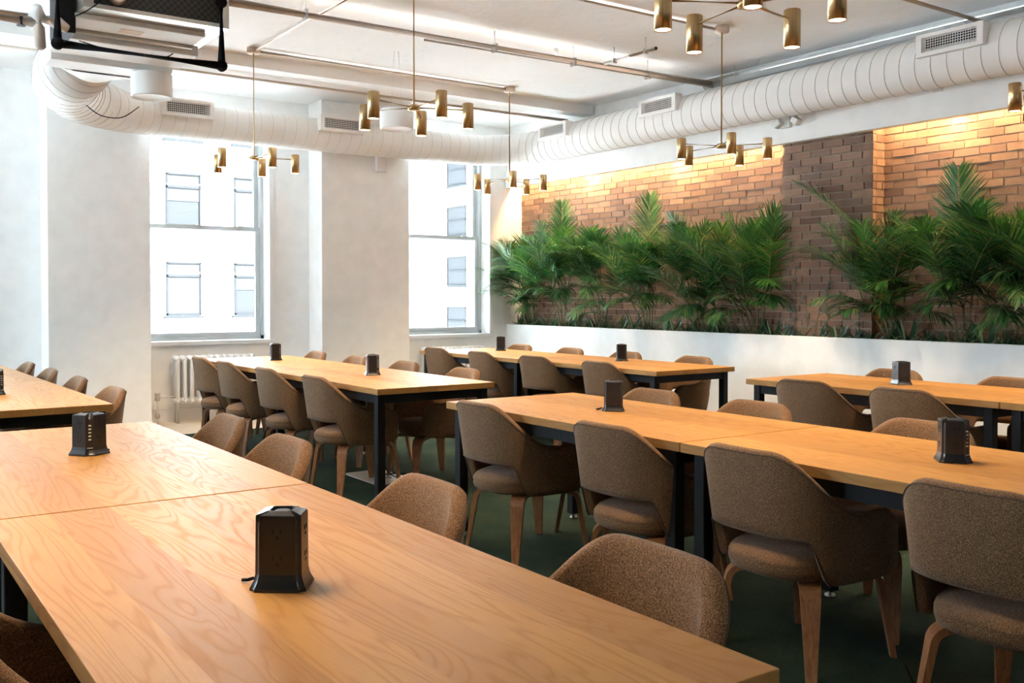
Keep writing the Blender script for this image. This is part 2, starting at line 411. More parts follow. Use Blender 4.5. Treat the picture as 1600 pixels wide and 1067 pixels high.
bm = bmesh.new(); box(bm, -80, 120, -80, 200, -12.3, -12); tag(obj('street_ground', bm, M['ext']), 'unseen pale street ground, widened to bounce daylight indoors', 'street'); bpy.data.objects['street_ground']['kind'] = 'structure'  # spread out unseen to reflect sunlight up onto the ceiling

# ------------------------------------------------------------------ tables
TW, TL = .911, 1.829
def make_table(label):
    t = thing('dining_table', label, 'table', (0, 0, 0), 0, 'oak tables with black legs')
    w, l = TW / 2 - .001, TL / 2 - .004
    obj('tabletop', bbox(-w, w, -l, l, .711, .75, .0025, 2), M['oak'], t)
    for sx in (-1, 1):
        for sy in (-1, 1):
            cx, cy = sx * (w - .055), sy * (l - .075)
            lg = obj('leg', bbox(cx - .0275, cx + .0275, cy - .0275, cy + .0275, .028, .709, .003, 1), M['black'], t)
            bm = bmesh.new(); lathe(bm, [(.008, .0275), (.008, .012), (.024, .010), (.024, .0)], cx, cy, 14); obj('foot', bm, M['chrome'], lg)
    bm = bmesh.new()
    for sx in (-1, 1): box(bm, sx * (w - .055) - .02, sx * (w - .055) + .02, -l + .105, l - .105, .65, .709)
    for sy in (-1, 1): box(bm, -w + .085, w - .085, sy * (l - .075) - .02, sy * (l - .075) + .02, .65, .709)
    obj('apron', bm, M['black'], t)
    bm = bmesh.new()
    box(bm, -.09, .09, -.3, .3, .60, .604); box(bm, -.09, -.086, -.3, .3, .604, .65); box(bm, .086, .09, -.3, .3, .604, .65)
    for y in (-.28, .28): box(bm, -.088, -.078, y - .01, y + .01, .604, .7105); box(bm, .078, .088, y - .01, y + .01, .604, .7105)
    obj('cable_tray', bm, M['black'], t)
    return t
TB = {}
def rotp(ox, oy, a, x, y):
    return ox + (x - ox) - a * (y - oy), oy + (y - oy) + a * (x - ox)
tabs = [ # key, anchor x,y, rot, centre x, centre y, label
 ('A1', 1.2357, .98, 0, 1.2357 - TW / 2, .98 + TL / 2, 'oak table filling the foreground, its near corner at the bottom of the photo'),
 ('A2', 1.2357, .98, 0, 1.2357 - TW / 2, .98 + TL * 1.5, 'oak table butted behind the foreground one, black tower near its middle'),
 ('B1', 2.857, 5.414, 0, 2.857 + TW / 2, 5.414 + TL / 2, 'near oak table of the middle row, corner leg facing the camera'),
 ('B2', 2.857, 5.414, 0, 2.857 + TW / 2, 5.414 + TL * 1.5, 'far oak table of the middle row, in front of the left radiator'),
 ('C1', 2.845, 4.577, -.0144, 2.845 + TW / 2, 4.577 - TL / 2, 'oak table right of centre with one leg reaching down left of its chairs'),
 ('C2', 2.845, 4.577, -.0144, 2.845 + TW / 2, 4.577 - TL * 1.5, 'oak table running off the right edge, tower with blue-grey side on it'),
 ('D1', 5.352, 5.467, .003, 5.352 + TW / 2, 5.467 + TL / 2, 'oak table in front of the planter, its end facing the gap between planter tables'),
 ('D2', 5.352, 5.467, .003, 5.352 + TW / 2, 5.467 + TL * 1.5 + .015, 'farthest oak table, pushed close to the right window'),
 ('F1', 5.416, 4.636, -.0141, 5.416 + TW / 2, 4.636 - TL / 2, 'oak table at far right beside the planter, rounded black tower on it'),
 ('F2', 5.416, 4.636, -.0141, 5.416 + TW / 2, 4.636 - TL * 1.5, 'oak table cut by the right edge beyond the seam beside the planter'),
 ('E1', 1.2686, 5.49, .0207, 1.2686 - TW / 2, 5.49 + TL / 2, 'near oak table at the left edge with dark shadow under it'),
 ('E2', 1.2686, 5.49, .0207, 1.2686 - TW / 2, 5.49 + TL * 1.5, 'far oak table at the left edge beyond the seam'),
]
t0 = None
for k, ax, ay, a, cx, cy, lab in tabs:
    px, py = rotp(ax, ay, a, cx, cy)
    if t0 is None: t0 = make_table(lab); t0.location = (px, py, 0); t0.rotation_euler.z = a; o = t0
    else: o = dup(t0, (px, py, 0), a, lab)
    TB[k] = (px, py, a)

# ------------------------------------------------------------------ chairs
def smooth(a, b, x):
    t = max(0, min(1, (x - a) / (b - a))); return t * t * (3 - 2 * t)
def shell_pt(u, z, off):
    """plan point of the chair shell; u -1..1, off = inward offset"""
    A, B, n = .268, .282, 2.8; s = 1 if u >= 0 else -1; au = abs(u); k = .70
    A -= off; B -= off
    if au <= k:
        th = au / k * PI / 2; x = -A * max(0, math.cos(th)) ** (2 / n); y = B * math.sin(th) ** (2 / n)
    else:
        f = (au - k) / (1 - k); x = f * .21; y = B - .012 * f * f
    rear = smooth(.02, -.25, x)
    x -= (z - .40) * .13 * rear
    y *= 1 + (z - .40) * (.26 * smooth(.1, -.2, x))
    return x, y * s
def z_top(u):
    au = abs(u)
    z = .799 - .221 * smooth(.13, .76, au)
    return z
def z_bot(u):
    au = abs(u); return .492 - .158 * smooth(.34, .50, au)
def make_chair(label):
    t = thing('dining_armchair', label, 'chair', (0, 0, 0), 0, 'brown tweed armchairs')
    bm = bmesh.new(); N = 60; cols = []
    for i in range(N + 1):
        u = -1 + 2 * i / N
        zt, zb = z_top(u), z_bot(u); th = .042
        endf = smooth(.90, 1.0, abs(u)); zt -= .035 * endf ** 2; zb += .02 * endf
        ring = []
        nz = 9
        for k in range(nz): 
            z = zb + .006 + (zt - .024 - zb) * k / (nz - 1); ring.append((z, 0))
        for k in range(1, 6):
            a = PI * k / 6; ring.append((zt - .018 + .02 * math.sin(a), th / 2 - th / 2 * math.cos(a)))
        for k in range(nz):
            z = zb + .006 + (zt - .024 - zb) * (1 - k / (nz - 1)); ring.append((z, th))
        ring.append((zb, th * .7)); ring.append((zb, th * .3))
        vs = []
        for z, off in ring:
            x, y = shell_pt(u, z, off); vs.append(bm.verts.new((x, y, z)))
        cols.append(vs)
    n = len(cols[0])
    for a, b in zip(cols, cols[1:]):
        for k in range(n): bm.faces.new((a[k], a[(k + 1) % n], b[(k + 1) % n], b[k]))
    # rounded arm ends
    for c, sgn in ((cols[0], 1), (cols[-1], 1)):
        cen = Vector((0, 0, 0))
        for v in c: cen += v.co
        cen /= n; r2 = [bm.verts.new(cen + (v.co - cen) * .75 + Vector((.012, 0, 0))) for v in c]
        for k in range(n): bm.faces.new((c[k], c[(k + 1) % n], r2[(k + 1) % n], r2[k]))
        bm.faces.new(r2)
    obj('back_shell', bm, M['tweed'], t, True)
    # piping along the rim and the rear opening
    bm = bmesh.new()
    pts = []
    for i in range(8, 53):
        u = -1 + 2 * i / 60; z = z_top(u) - .014; x, y = shell_pt(u, z, -.0005); pts.append((x, y, z))
    tube(bm, pts, .0022, 5)
    pts = []
    for i in range(15, 46):
        u = -1 + 2 * i / 60; z = z_bot(u) + .004; x, y = shell_pt(u, z, -.0005); pts.append((x, y, z))
    tube(bm, pts, .0028, 5)
    obj('piping', bm, M['piping'], t, True)
    # seat cushion
    bm = bmesh.new(); prof = [(.55, .330), (.90, .333), (.975, .343), (1.0, .364), (1.0, .378), (.99, .383), (1.0, .388), (.985, .405), (.94, .418), (.85, .427), (.5, .438), (.02, .44)]
    n = 40; rings = []
    for s, z in prof:
        r = []
        for k in range(n):
            a = 2 * PI * k / n; c, si = math.cos(a), math.sin(a)
            x = .255 * math.copysign(abs(c) ** (2 / 2.5), c) * s; y = .222 * math.copysign(abs(si) ** (2 / 2.5), si) * s
            r.append(bm.verts.new((x + .0, y, z + (.012 if z > .4 else .0) * c)))
        rings.append(r)
    for a, b in zip(rings, rings[1:]):
        for k in range(n): bm.faces.new((a[k], a[(k + 1) % n], b[(k + 1) % n], b[k]))
    bm.faces.new(rings[0][::-1]); bm.faces.new(rings[-1])
    obj('seat', bm, M['tweed'], t, True)
    # bent plywood legs
    c0 = Vector((.035, 0, 0))
    for fx, fy in ((-.20, .225), (-.20, -.225), (.27, .215), (.27, -.215)):
        d = Vector((fx, fy, 0)) - c0; R = d.length; d.normalize(); sdir = Vector((-d.y, d.x, 0))
        pts = []
        kn = R * .86; zt = .317; br = .06
        pts += [(.05, zt), (kn - br - .03, zt), (kn - br, zt)]
        for k in range(1, 7):
            a = PI / 2 * .95 * k / 6; pts.append((kn - br + br * math.sin(a), zt - br + br * math.cos(a)))
        pts += [(kn + (R - kn) * .45, .14), (R, .0)]
        bm = bmesh.new(); prev = None; m = len(pts)
        for i, (r, z) in enumerate(pts):
            p = Vector((r, z)); q = Vector(pts[min(i + 1, m - 1)]) - Vector(pts[max(i - 1, 0)]); q.normalize(); nn = Vector((q.y, -q.x))  # normal in plane
            fz = max(0, min(1, z / .32)); w = .018 + .019 * fz; th = .0105 + .0015 * fz
            if i == m - 1: nn = Vector((-1, 0))
            ring = []
            for sw, sn in ((-1, -1), (1, -1), (1, 1), (-1, 1)):
                pp = p + nn * th * sn; ring.append(bm.verts.new(c0 + d * pp.x + sdir * (w * sw) + Vector((0, 0, max(0, pp.y)))))
            if prev:
                for k in range(4): bm.faces.new((prev[k], prev[(k + 1) % 4], ring[(k + 1) % 4], ring[k]))
            else: bm.faces.new(ring[::-1])
            prev = ring
        bm.faces.new(prev)
        obj('leg', bm, M['ply'], t)
    bm = bmesh.new(); lathe(bm, [(.12, .3285), (.13, .3285), (.13, .3305), (.12, .3305)], .03, 0, 16)
    return t
chairs = []
def chair(tab, side, s, dx, dr, lab):
    """tab: table key; side -1 = low x side, +1 = high x; s = world y of chair centre"""
    px, py, a = TB[tab]
    dx += {('A', 1): .075, ('A', -1): .03, ('C', -1): -.045, ('C', 1): .045, ('D', -1): -.09, ('D', 1): .04, ('F', -1): .05, ('F', 1): .04, ('B', -1): -.01, ('B', 1): .03, ('E', 1): -.03}[(tab[0], side)]
    X = px - a * (s - py) + side * (TW / 2 - .13 + dx)
    chairs.append((X, s, (0 if side < 0 else PI) + a + dr, lab))
AR = 'aisle side of the foreground oak tables'
for s, dx, w in ((1.50, 0.0, 'nearest the camera'), (2.42, -.01, 'second from the camera'), (3.45, -.02, 'third from the camera'), (4.24, .02, 'farthest')):
    chair('A1', 1, s, dx, random.uniform(-.05, .05), 'brown tweed armchair on the %s, %s' % (AR, w))
for s, w in ((1.43, 'lower'), (2.10, 'upper')):
    chair('A1', -1, s, 0, 0, 'brown tweed armchair in the bottom left corner of the photo, %s of two' % w)
for s, w in ((6.07, 'nearest the camera'), (6.97, 'second'), (7.88, 'third'), (8.55, 'farthest, by the radiator')):
    chair('B1' if s < 7.2 else 'B2', -1, s, 0, random.uniform(-.04, .04), 'brown tweed armchair on the left side of the middle row, %s' % w)
for s, w in ((6.07, 'nearest the camera'), (6.97, 'second'), (7.88, 'third'), (8.75, 'farthest')):
    chair('B1' if s < 7.2 else 'B2', 1, s, 0, random.uniform(-.04, .04), 'brown tweed armchair on the far side of the middle row, %s' % w)
for s, w in ((4.08, 'leftmost'), (3.09, 'second from left'), (2.30, 'third from left'), (1.47, 'cut by the right edge')):
    chair('C1' if s > 2.75 else 'C2', -1, s, 0, random.uniform(-.03, .03), 'brown tweed armchair with back to camera, right-centre table, %s' % w)
for s, w in ((4.05, 'leftmost, beside a black tower'), (3.28, 'second from left'), (2.36, 'behind the blue-grey tower')):
    chair('C1' if s > 2.75 else 'C2', 1, s, .0, random.uniform(-.03, .03), 'brown tweed armchair beyond the right-centre table, %s' % w)
for s, w in ((6.10, 'nearest the camera'), (7.0, 'second'), (7.87, 'third'), (8.72, 'farthest, by the right window')):
    chair('D1' if s < 7.2 else 'D2', -1, s, 0, random.uniform(-.04, .04), 'brown tweed armchair on near side of the farthest row, %s' % w)
for s, w in ((6.1, 'rightmost one'), (7.0, 'second from right'), (7.86, 'third from right'), (8.75, 'leftmost')):
    chair('D1' if s < 7.2 else 'D2', 1, s, 0, random.uniform(-.04, .04), 'brown tweed armchair between the white planter and the far row, %s' % w)
for s, w in ((3.98, 'left one of the pair'), (3.27, 'right one of the pair'), (2.30, 'just entering the photo')):
    chair('F1' if s > 2.8 else 'F2', -1, s, 0, random.uniform(-.03, .03), 'brown tweed armchair on near side of far right table, %s' % w)
for s, w in ((4.16, 'behind the rounded tower'), (3.30, 'at the right edge')):
    chair('F1' if s > 2.8 else 'F2', 1, s, 0, random.uniform(-.03, .03), 'brown tweed armchair between far right table and planter, %s' % w)
for s, w in ((5.93, 'nearest the camera'), (6.85, 'second'), (7.76, 'third'), (8.62, 'farthest')):
    chair('E1' if s < 7.3 else 'E2', 1, s, 0, random.uniform(-.04, .04), 'brown tweed armchair in front of the left pier, %s' % w)
c0 = None
for X, Y, r, lab in chairs:
    if c0 is None: c0 = make_chair(lab); c0.location = (X, Y, 0); c0.rotation_euler.z = r
    else: dup(c0, (X, Y, 0), r, lab)

# ------------------------------------------------------------------ power towers
def make_tower(label, rounded=False):
    t = thing('power_tower', label, 'power strip', (0, 0, 0), 0, 'black power towers on the tables')
    def section(h, ch):
        # square with concave corner channels
        pts = []
        for q in range(4):
            a0 = q * PI / 2
            cor = Vector((math.cos(a0 + PI / 4), math.sin(a0 + PI / 4)))
            ch = (.021 if q == 0 else .010) * h / .046
            c = Vector((h * (1 if cor.x > 0 else -1), h * (1 if cor.y > 0 else -1)))
            e1 = Vector((math.cos(a0), math.sin(a0))); e2 = Vector((math.cos(a0 + PI / 2), math.sin(a0 + PI / 2)))
            p1 = c - e2 * ch; p2 = c - e1 * ch
            for k in range(6):
                f = k / 5; p = p1.lerp(p2, f); p = p - cor * (math.sin(PI * f) * ch * (.16 if not rounded else -.28)); pts.append(p)
        return pts
    levels = [(.0, .057), (.005, .057), (.010, .054), (.020, .0495), (.032, .047), (.148, .046), (.1515, .0445)]
    bm = bmesh.new(); rings = []
    for z, h in levels:
        rings.append([bm.verts.new((p.x, p.y, z)) for p in section(h, .02)])
    # scalloped top: face centres stand higher than the channels
    n = len(rings[0])
    top = rings[-2]; cap = rings[-1]
    if not rounded:
        for r in (top, cap):
            for k, v in enumerate(r):
                f = (k % 6) / 5; v.co.z -= .014 * math.sin(PI * f) + .001
    for a, b in zip(rings, rings[1:]):
        for k in range(n): bm.faces.new((a[k], a[(k + 1) % n], b[(k + 1) % n], b[k]))
    bm.faces.new(rings[0][::-1])
    # cap ring rises into a flat disc with a recess
    def circ(r, z): return [bm.verts.new((r * math.cos(a), r * math.sin(a), z)) for a in [math.atan2(v.co.y, v.co.x) for v in cap]]
    c1 = circ(.031, .156); c2 = circ(.028, .156); c3 = circ(.026, .147)
    for a, b in ((cap, c1), (c1, c2), (c2, c3)):
        for k in range(n): bm.faces.new((a[k], a[(k + 1) % n], b[(k + 1) % n], b[k]))
    bm.faces.new(c3)
    body = obj('body', bm, M['blackgloss'], t)
    bm = bmesh.new(); lathe(bm, [(.017, .1475), (.017, .1515), (.015, .153)], 0, 0, 20); obj('switch', bm, M['blackgloss'], t)
    for q in range(4):
        Mx = Matrix.Rotation(q * PI / 2, 4, 'Z')
        for z in (.115, .062):
            bm = bmesh.new(); x = .0472
            box(bm, x - .002, x + .0004, -.010, -.007, z, z + .010, Mx); box(bm, x - .002, x + .0004, .006, .009, z, z + .010, Mx)
            box(bm, x - .002, x + .0004, -.003, .003, z - .011, z - .005, Mx)
            obj('outlet', bm, M['hole'], t)
    Mx = Matrix.Rotation(PI / 4, 4, 'Z'); bm = bmesh.new(); r = .0515
    for k in range(5): box(bm, r - .003, r + .0012, -.0045, .0045, .058 + k * .013, .0625 + k * .013, Mx)
    obj('usb_ports', bm, M['grey'], t)
    bm = bmesh.new(); box(bm, .0525, .0545, -.010, .010, .028, .0305, Mx); obj('nameplate', bm, M['grey'], t)
    bm = bmesh.new(); tube(bm, [(-.05, 0, .008), (-.062, 0, .012), (-.075, .008, .006), (-.088, .014, .004)], .0035, 8); obj('cord', bm, M['blackrub'], t, True)
    return t
towers = [(.755, 1.845, -.63, 'black power tower on the foreground table, largest of them all'),
 (.787, 3.79, -2.52, 'black power tower with grey port dots on the second foreground table'),
 (3.335, 3.72, -.75, 'black power tower standing between chairs at the centre of the photo'),
 (3.31, 1.885, -2.41, 'black power tower with blue-grey lit left side near the right edge'),
 (3.355, 6.44, -1.9, 'black power tower on the near table of the middle row'),
 (3.385, 8.43, -1.78, 'black power tower on the far table before the radiator'),
 (5.975, 6.56, .89, 'plain black power tower in front of the white planter, table nearer the camera'),
 (6.02, 8.545, .96, 'black power tower on farthest table before the right window reveal')]
tw0 = None
for x, y, r, lab in towers:
    if tw0 is None: tw0 = make_tower(lab); tw0.location = (x, y, .7505); tw0.rotation_euler.z = r
    else: dup(tw0, (x, y, .7505), r, lab)
tr_ = make_tower('rounded black power tower on the far right table beside the planter', True); tr_.location = (5.925, 3.74, .7505); tr_.rotation_euler.z = -2.05
tl = dup(tw0, (.80, 6.42, .7505), -1.7, 'dark blue-black power tower cut by the left edge of the photo')
# cords and floor box
fb = thing('floor_box', 'pale floor access plate on the carpet under the middle row', 'floor plate', (3.33, 6.28, 0))
obj('cover_plate', bbox(-.16, .16, -.28, .28, .0005, .008, .002, 1), M['floorpale'], fb)
obj('socket_lid', bbox(-.06, .06, -.08, .08, .0085, .014, .002, 1), M['chrome'], fb)
def cord(pts, lab, r=.004, mat='blackrub'):
    P = [Vector(p) for p in pts]; out = []
    for i in range(len(P) - 1):
        p0 = P[max(i - 1, 0)]; p1 = P[i]; p2 = P[i + 1]; p3 = P[min(i + 2, len(P) - 1)]
        for k in range(6):
            t = k / 6; out.append(.5 * ((2 * p1) + (-p0 + p2) * t + (2 * p0 - 5 * p1 + 4 * p2 - p3) * t * t + (-p0 + 3 * p1 - 3 * p2 + p3) * t ** 3))
    out.append(P[-1]); bm = bmesh.new(); tube(bm, out, r, 7)
    return out, bm
for pts, lab in ((((3.30, 6.30, .60), (3.32, 6.28, .3), (3.36, 6.2, .05), (3.46, 6.0, .012), (3.6, 6.1, .012), (3.5, 6.3, .012), (3.34, 6.3, .02)), 'black power cord looping on the carpet at the middle row floor plate'),
                 (((3.25, 8.2, .60), (3.22, 8.1, .3), (3.1, 8.0, .08), (3.18, 7.85, .012), (3.4, 8.0, .012)), 'black power cord hanging under the far table of the middle row'),
                 (((3.40, 1.9, .60), (3.42, 1.8, .3), (3.3, 1.7, .04), (3.1, 1.6, .012), (2.95, 1.75, .012), (3.2, 2.0, .012)), 'black power cord trailing on dark carpet at lower right')):
    _, b_ = cord(pts, lab); tag(obj('extension_lead', b_, M['blackrub'], None, True), lab, 'cord', 'power cords under the tables')

# ------------------------------------------------------------------ radiators
def radiator(x0, x1, lab):
    t = thing('radiator', lab, 'radiator', ((x0 + x1) / 2, 10.22, 0), 0, 'cast iron radiators'); n = int((x1 - x0) / .075); w = x1 - x0
    for i in range(n):
        bm = bmesh.new(); x = -w / 2 + .0375 + i * .075
        for y in (-.055, 0, .055):
            tube(bm, [(x, y, .22), (x, y, .25), (x, y, .66), (x, y, .70)], [.014, .022, .022, .016], 8)
        for z in (.24, .68): tube(bm, [(x, -.075, z), (x, -.06, z), (x, .06, z), (x, .075, z)], [.016, .034, .034, .016], 10)
        obj('column_section', bm, M['trim'], t, True)
    bm = bmesh.new()
    for x in (-w / 2 + .0375, w / 2 - .0375):
        for y in (-.05, .05): tube(bm, [(x, y, .0), (x, y, .23)], .014, 8)
    obj('feet', bm, M['trim'], t, True)
    bm = bmesh.new(); tube(bm, [(-w / 2 + .02, 0, .28), (-w / 2 - .16, 0, .28), (-w / 2 - .16, 0, .0)], .014, 10)
    v = obj('supply_pipe', bm, M['trim'], t, True)
    bm = bmesh.new(); lathe(bm, [(.018, .245), (.028, .25), (.028, .29), (.02, .30), (.03, .315), (.03, .33)], -w / 2 - .16, 0, 14); obj('valve', bm, M['silver'], v, True)
    bm = bmesh.new(); lathe(bm, [(.014, .06), (.026, .07), (.026, .10), (.014, .11)], -w / 2 - .16, 0, 12); obj('coupling', bm, M['silver'], v, True)
radiator(2.96, 3.86, 'white cast iron radiator under the left window')
radiator(6.02, 6.92, 'white cast iron radiator under the right window, behind the farthest table')
wb = tag(obj('wall_control_box', bbox(5.249, 5.384, YC - .05, YC - .001, 2.80, 3.04, .006, 2), M['trim']), 'small white box high on the middle pier', 'wall box')

# ------------------------------------------------------------------ ducts
ZD = 3.165; RD = .198; XD = 7.145; YD = 9.80; ZW = 3.12; RW = .178
path = [(1.70, 7.97, 3.25), (1.66, 8.25, 3.22), (1.64, 8.55, 3.20), (1.67, 8.85, 3.18), (1.80, 9.15, 3.16), (2.0, 9.42, 3.14), (2.3, 9.66, 3.13), (2.6, 9.77, ZW)]
rad = [.23, .265, .275, .265, .245, .225, .20, RW]
x = 2.9
while x < 6.3: path.append((x, YD, ZW)); rad.append(RW); x += .35
for k in range(1, 9):
    a = PI / 2 * k / 8; path.append((6.35 + (XD - 6.35) * math.sin(a), YD - (XD - 6.35) * (1 - math.cos(a)), ZW + (ZD - ZW) * k / 8)); rad.append(RW + (RD - RW) * k / 8)
y = path[-1][1] - .3
while y > -3.0: path.append((XD, y, ZD)); rad.append(RD); y -= .4
duct = thing('spiral_duct', 'white spiral ventilation duct curving above the windows and along the soffit', 'duct', (0, 0, 0))
bm = bmesh.new(); tube(bm, path, rad, 40); obj('duct_pipe', bm, M['white2'], duct, True)
# spiral seams: a helix along the path
P = [Vector(p) for p in path]; L = [0]
for a, b in zip(P, P[1:]): L.append(L[-1] + (b - a).length)
def at(s):
    for i in range(len(L) - 1):
        if s <= L[i + 1]:
            f = (s - L[i]) / (L[i + 1] - L[i]); return P[i].lerp(P[i + 1], f), (P[i + 1] - P[i]).normalized(), rad[i] * (1 - f) + rad[i + 1] * f
    return P[-1], (P[-1] - P[-2]).normalized(), rad[-1]
bm = bmesh.new(); s = .02; pts = []; pitch = .13
while s < L[-1] - .02:
    p, d, r = at(s); u = d.cross(Vector((0, 0, 1))).normalized(); v = u.cross(d).normalized()
    a = 2 * PI * s / pitch
    pts.append(p + (u * math.cos(a) + v * math.sin(a)) * (r * 1.004)); s += pitch / 30
tube(bm, pts, [.0012 if q.y > 9.35 else .0026 for q in pts], 4); obj('spiral_seam', bm, M['seam'], duct, True)
def vent(kind, c, lab):
    # face box on duct; kind 'x' faces -x (along planter), 'y' faces -y
    w, hh, dp = .52, .17, .10
    m = Matrix.Translation(Vector(c)) @ (Matrix.Rotation(-PI / 2, 4, 'Z') if kind == 'x' else Matrix())
    bm = bmesh.new(); k = .03
    box(bm, -w / 2, w / 2, 0, dp, -hh / 2, -hh / 2 + k, m); box(bm, -w / 2, w / 2, 0, dp, hh / 2 - k, hh / 2, m)
    box(bm, -w / 2, -w / 2 + k * 1.5, 0, dp, -hh / 2 + k, hh / 2 - k, m); box(bm, w / 2 - k * 1.5, w / 2, 0, dp, -hh / 2 + k, hh / 2 - k, m)
    v = obj('vent', bm, M['white2'], duct); v['label'] = lab
    bm = bmesh.new(); box(bm, -w / 2 + k, w / 2 - k, .06, .07, -hh / 2 + k, hh / 2 - k, m, 1)
    for i in range(6): z = -hh / 2 + k + .008 + i * (hh - 2 * k - .016) / 5; box(bm, -w / 2 + k, w / 2 - k, .012, .016, z - .0022, z + .0022, m)
    for i in range(22): xx = -w / 2 + k * 1.5 + (i + .5) * (w - 3 * k) / 22; box(bm, xx - .0016, xx + .0016, .006, .011, -hh / 2 + k, hh / 2 - k, m)
    obj('grille', bm, [M['white2'], M['hole']], v)
vent('x', (6.90, 4.0, 3.255), 'white vent box with dark grille, rightmost on the duct')
vent('x', (6.90, 7.07, 3.27), 'white vent box with dark grille above the palms')
vent('x', (6.90, 8.78, 3.26), 'white vent box with dark grille near the corner bend')
vent('y', (2.94, 9.55, 3.21), 'white vent box with dark grille above the left window')
vent('y', (4.62, 9.55, 3.22), 'white vent box with dark grille above the middle pier')

# ------------------------------------------------------------------ pipes
def run(name, pts, r, mat, lab, cat='pipe', n=12):
    return tag(obj(name, tube_bm(pts, r, n), M[mat], None, True), lab, cat)
t = thing('sprinkler_pipe', 'tan painted sprinkler pipe crossing the ceiling towards the right-hand duct', 'pipe', (0, 0, 0))
obj('main_run', tube_bm([(2.05, 6.62, 3.41), (7.2, 6.62, 3.44)], .033, 12), M['tanpipe'], t, True)
obj('conduit', tube_bm([(3.9, 6.59, 3.375), (7.2, 6.59, 3.405)], .009, 8), M['tanpipe'], t, True)
for xx in (2.9, 4.6, 5.45, 6.35):
    bm = bmesh.new(); tube(bm, [(xx, 6.62, 3.44), (xx, 6.62, 3.56)], .005, 6); box(bm, xx - .01, xx + .01, 6.588, 6.652, 3.38, 3.452); obj('hanger', bm, M['chrome'], t)
for xx in (5.25,):
    bm = bmesh.new(); lathe(bm, [(.010, 3.44), (.010, 3.47), (.022, 3.475), (.024, 3.50), (.012, 3.51)], xx, 6.62, 12); obj('sprinkler_head', bm, M['trim'], t)
t = thing('sprinkler_branch', 'short white sprinkler branch with open black end under the ceiling', 'pipe', (0, 0, 0))
obj('branch_pipe', tube_bm([(5.78, 6.58, 3.44), (5.78, 5.93, 3.44)], .017, 10), M['white2'], t, True)
bm = bmesh.new(); lathe(bm, [(.001, 0), (.015, 0), (.015, .004), (.001, .004)], 0, 0, 12); bmesh.ops.transform(bm, matrix=Matrix.Translation((5.78, 5.928, 3.44)) @ Matrix.Rotation(PI / 2, 4, 'X'), verts=bm.verts); obj('open_end', bm, M['hole'], t)
for yy in (6.45, 6.05):
    bm = bmesh.new(); tube(bm, [(5.78, yy, 3.45), (5.78, yy, 3.56)], .004, 6); box(bm, 5.758, 5.802, yy - .008, yy + .008, 3.42, 3.462); obj('hanger', bm, M['chrome'], t)
t = thing('wall_pipe', 'thick white pipe above the duct along the soffit', 'pipe', (0, 0, 0))
obj('main_run', tube_bm([(7.24, 6.72, 3.455), (7.24, -3.0, 3.455)], .05, 48), M['white2'], t, True)
for yy in (6.3, 6.0, 4.05, 2.6):
    bm = bmesh.new(); tube(bm, [(7.18, yy, 3.48), (7.18, yy, 3.56)], .005, 6); tube(bm, [(7.24, yy, 3.40), (7.18, yy, 3.455), (7.18, yy, 3.5)], .005, 6); obj('hanger', bm, M['white2'], t)
run('ceiling_conduit', [(3.13, 8.28, 3.535), (5.97, 8.31, 3.535)], .012, 'tanpipe', 'thin conduit joining the two far chandelier canopies', 'conduit')
run('ceiling_conduit', [(3.13, 8.28, 3.53), (3.17, 5.53, 3.53)], .010, 'tanpipe', 'thin diagonal conduit running from left far canopy towards the camera', 'conduit')
run('ceiling_conduit', [(3.2, 5.53, 3.535), (6.07, 5.48, 3.535)], .012, 'tanpipe', 'thin conduit leading to the right chandelier canopy', 'conduit')
run('ceiling_conduit', [(3.3, 3.92, 3.41), (7.18, 3.9, 3.41)], .017, 'tanpipe', 'tan pipe entering at the top right above the rightmost vent', 'pipe')
run('far_pipe', [(XL + .1, 8.86, 3.42), (7.2, 8.86, 3.42)], .020, 'tanpipe', 'tan pipe running along behind the ceiling beam', 'pipe')
# emergency light on the soffit
t = thing('emergency_light', 'white twin-head fixture on the soffit under the duct', 'emergency light', (XP, 5.78, 2.93))
obj('bracket', bbox(-.05, -.001, .0, .12, -.02, .10, .004, 1), M['white2'], t)
for yy, rr in ((-.10, .6), (.10, -.5)):
    m = Matrix.Translation((-.075, yy, .02)) @ Matrix.Rotation(rr, 4, 'X')
    bm = bmesh.new(); box(bm, -.035, .035, -.042, .042, -.032, .032, m); bmesh.ops.bevel(bm, geom=bm.edges[:], offset=.008, segments=1, affect='EDGES'); obj('lamp_head', bm, M['white2'], t)
bm = bmesh.new(); box(bm, XP - .012, XP - .001, 4.32, 4.40, 2.99, 3.03); tag(obj('soffit_tab', bm, M['trim']), 'tiny white tab on the soffit below the rightmost vent', 'tag')
# hanging drum speakers
def drum(x, y, z, lab):
    t = thing('drum_speaker', lab, 'speaker', (x, y, z - .1), 0, 'white drum speakers')
    bm = bmesh.new(); lathe(bm, [(.02, .005), (.125, .005), (.146, -.006), (.150, .004), (.150, .165), (.140, .173), (.02, .173)], 0, 0, 36); obj('drum_body', bm, M['white2'], t)
    for dx in (-.06, .06):
        obj('suspension_wire', tube_bm([(dx, 0, .172), (dx * .35, 0, ZC - z + .1)], .0016, 5), M['chrome'], t)
drum(2.0, 7.4, 2.94, 'white drum speaker hanging below the air handler')
drum(4.24, 7.66, 2.96, 'white drum speaker hanging behind the centre chandelier')

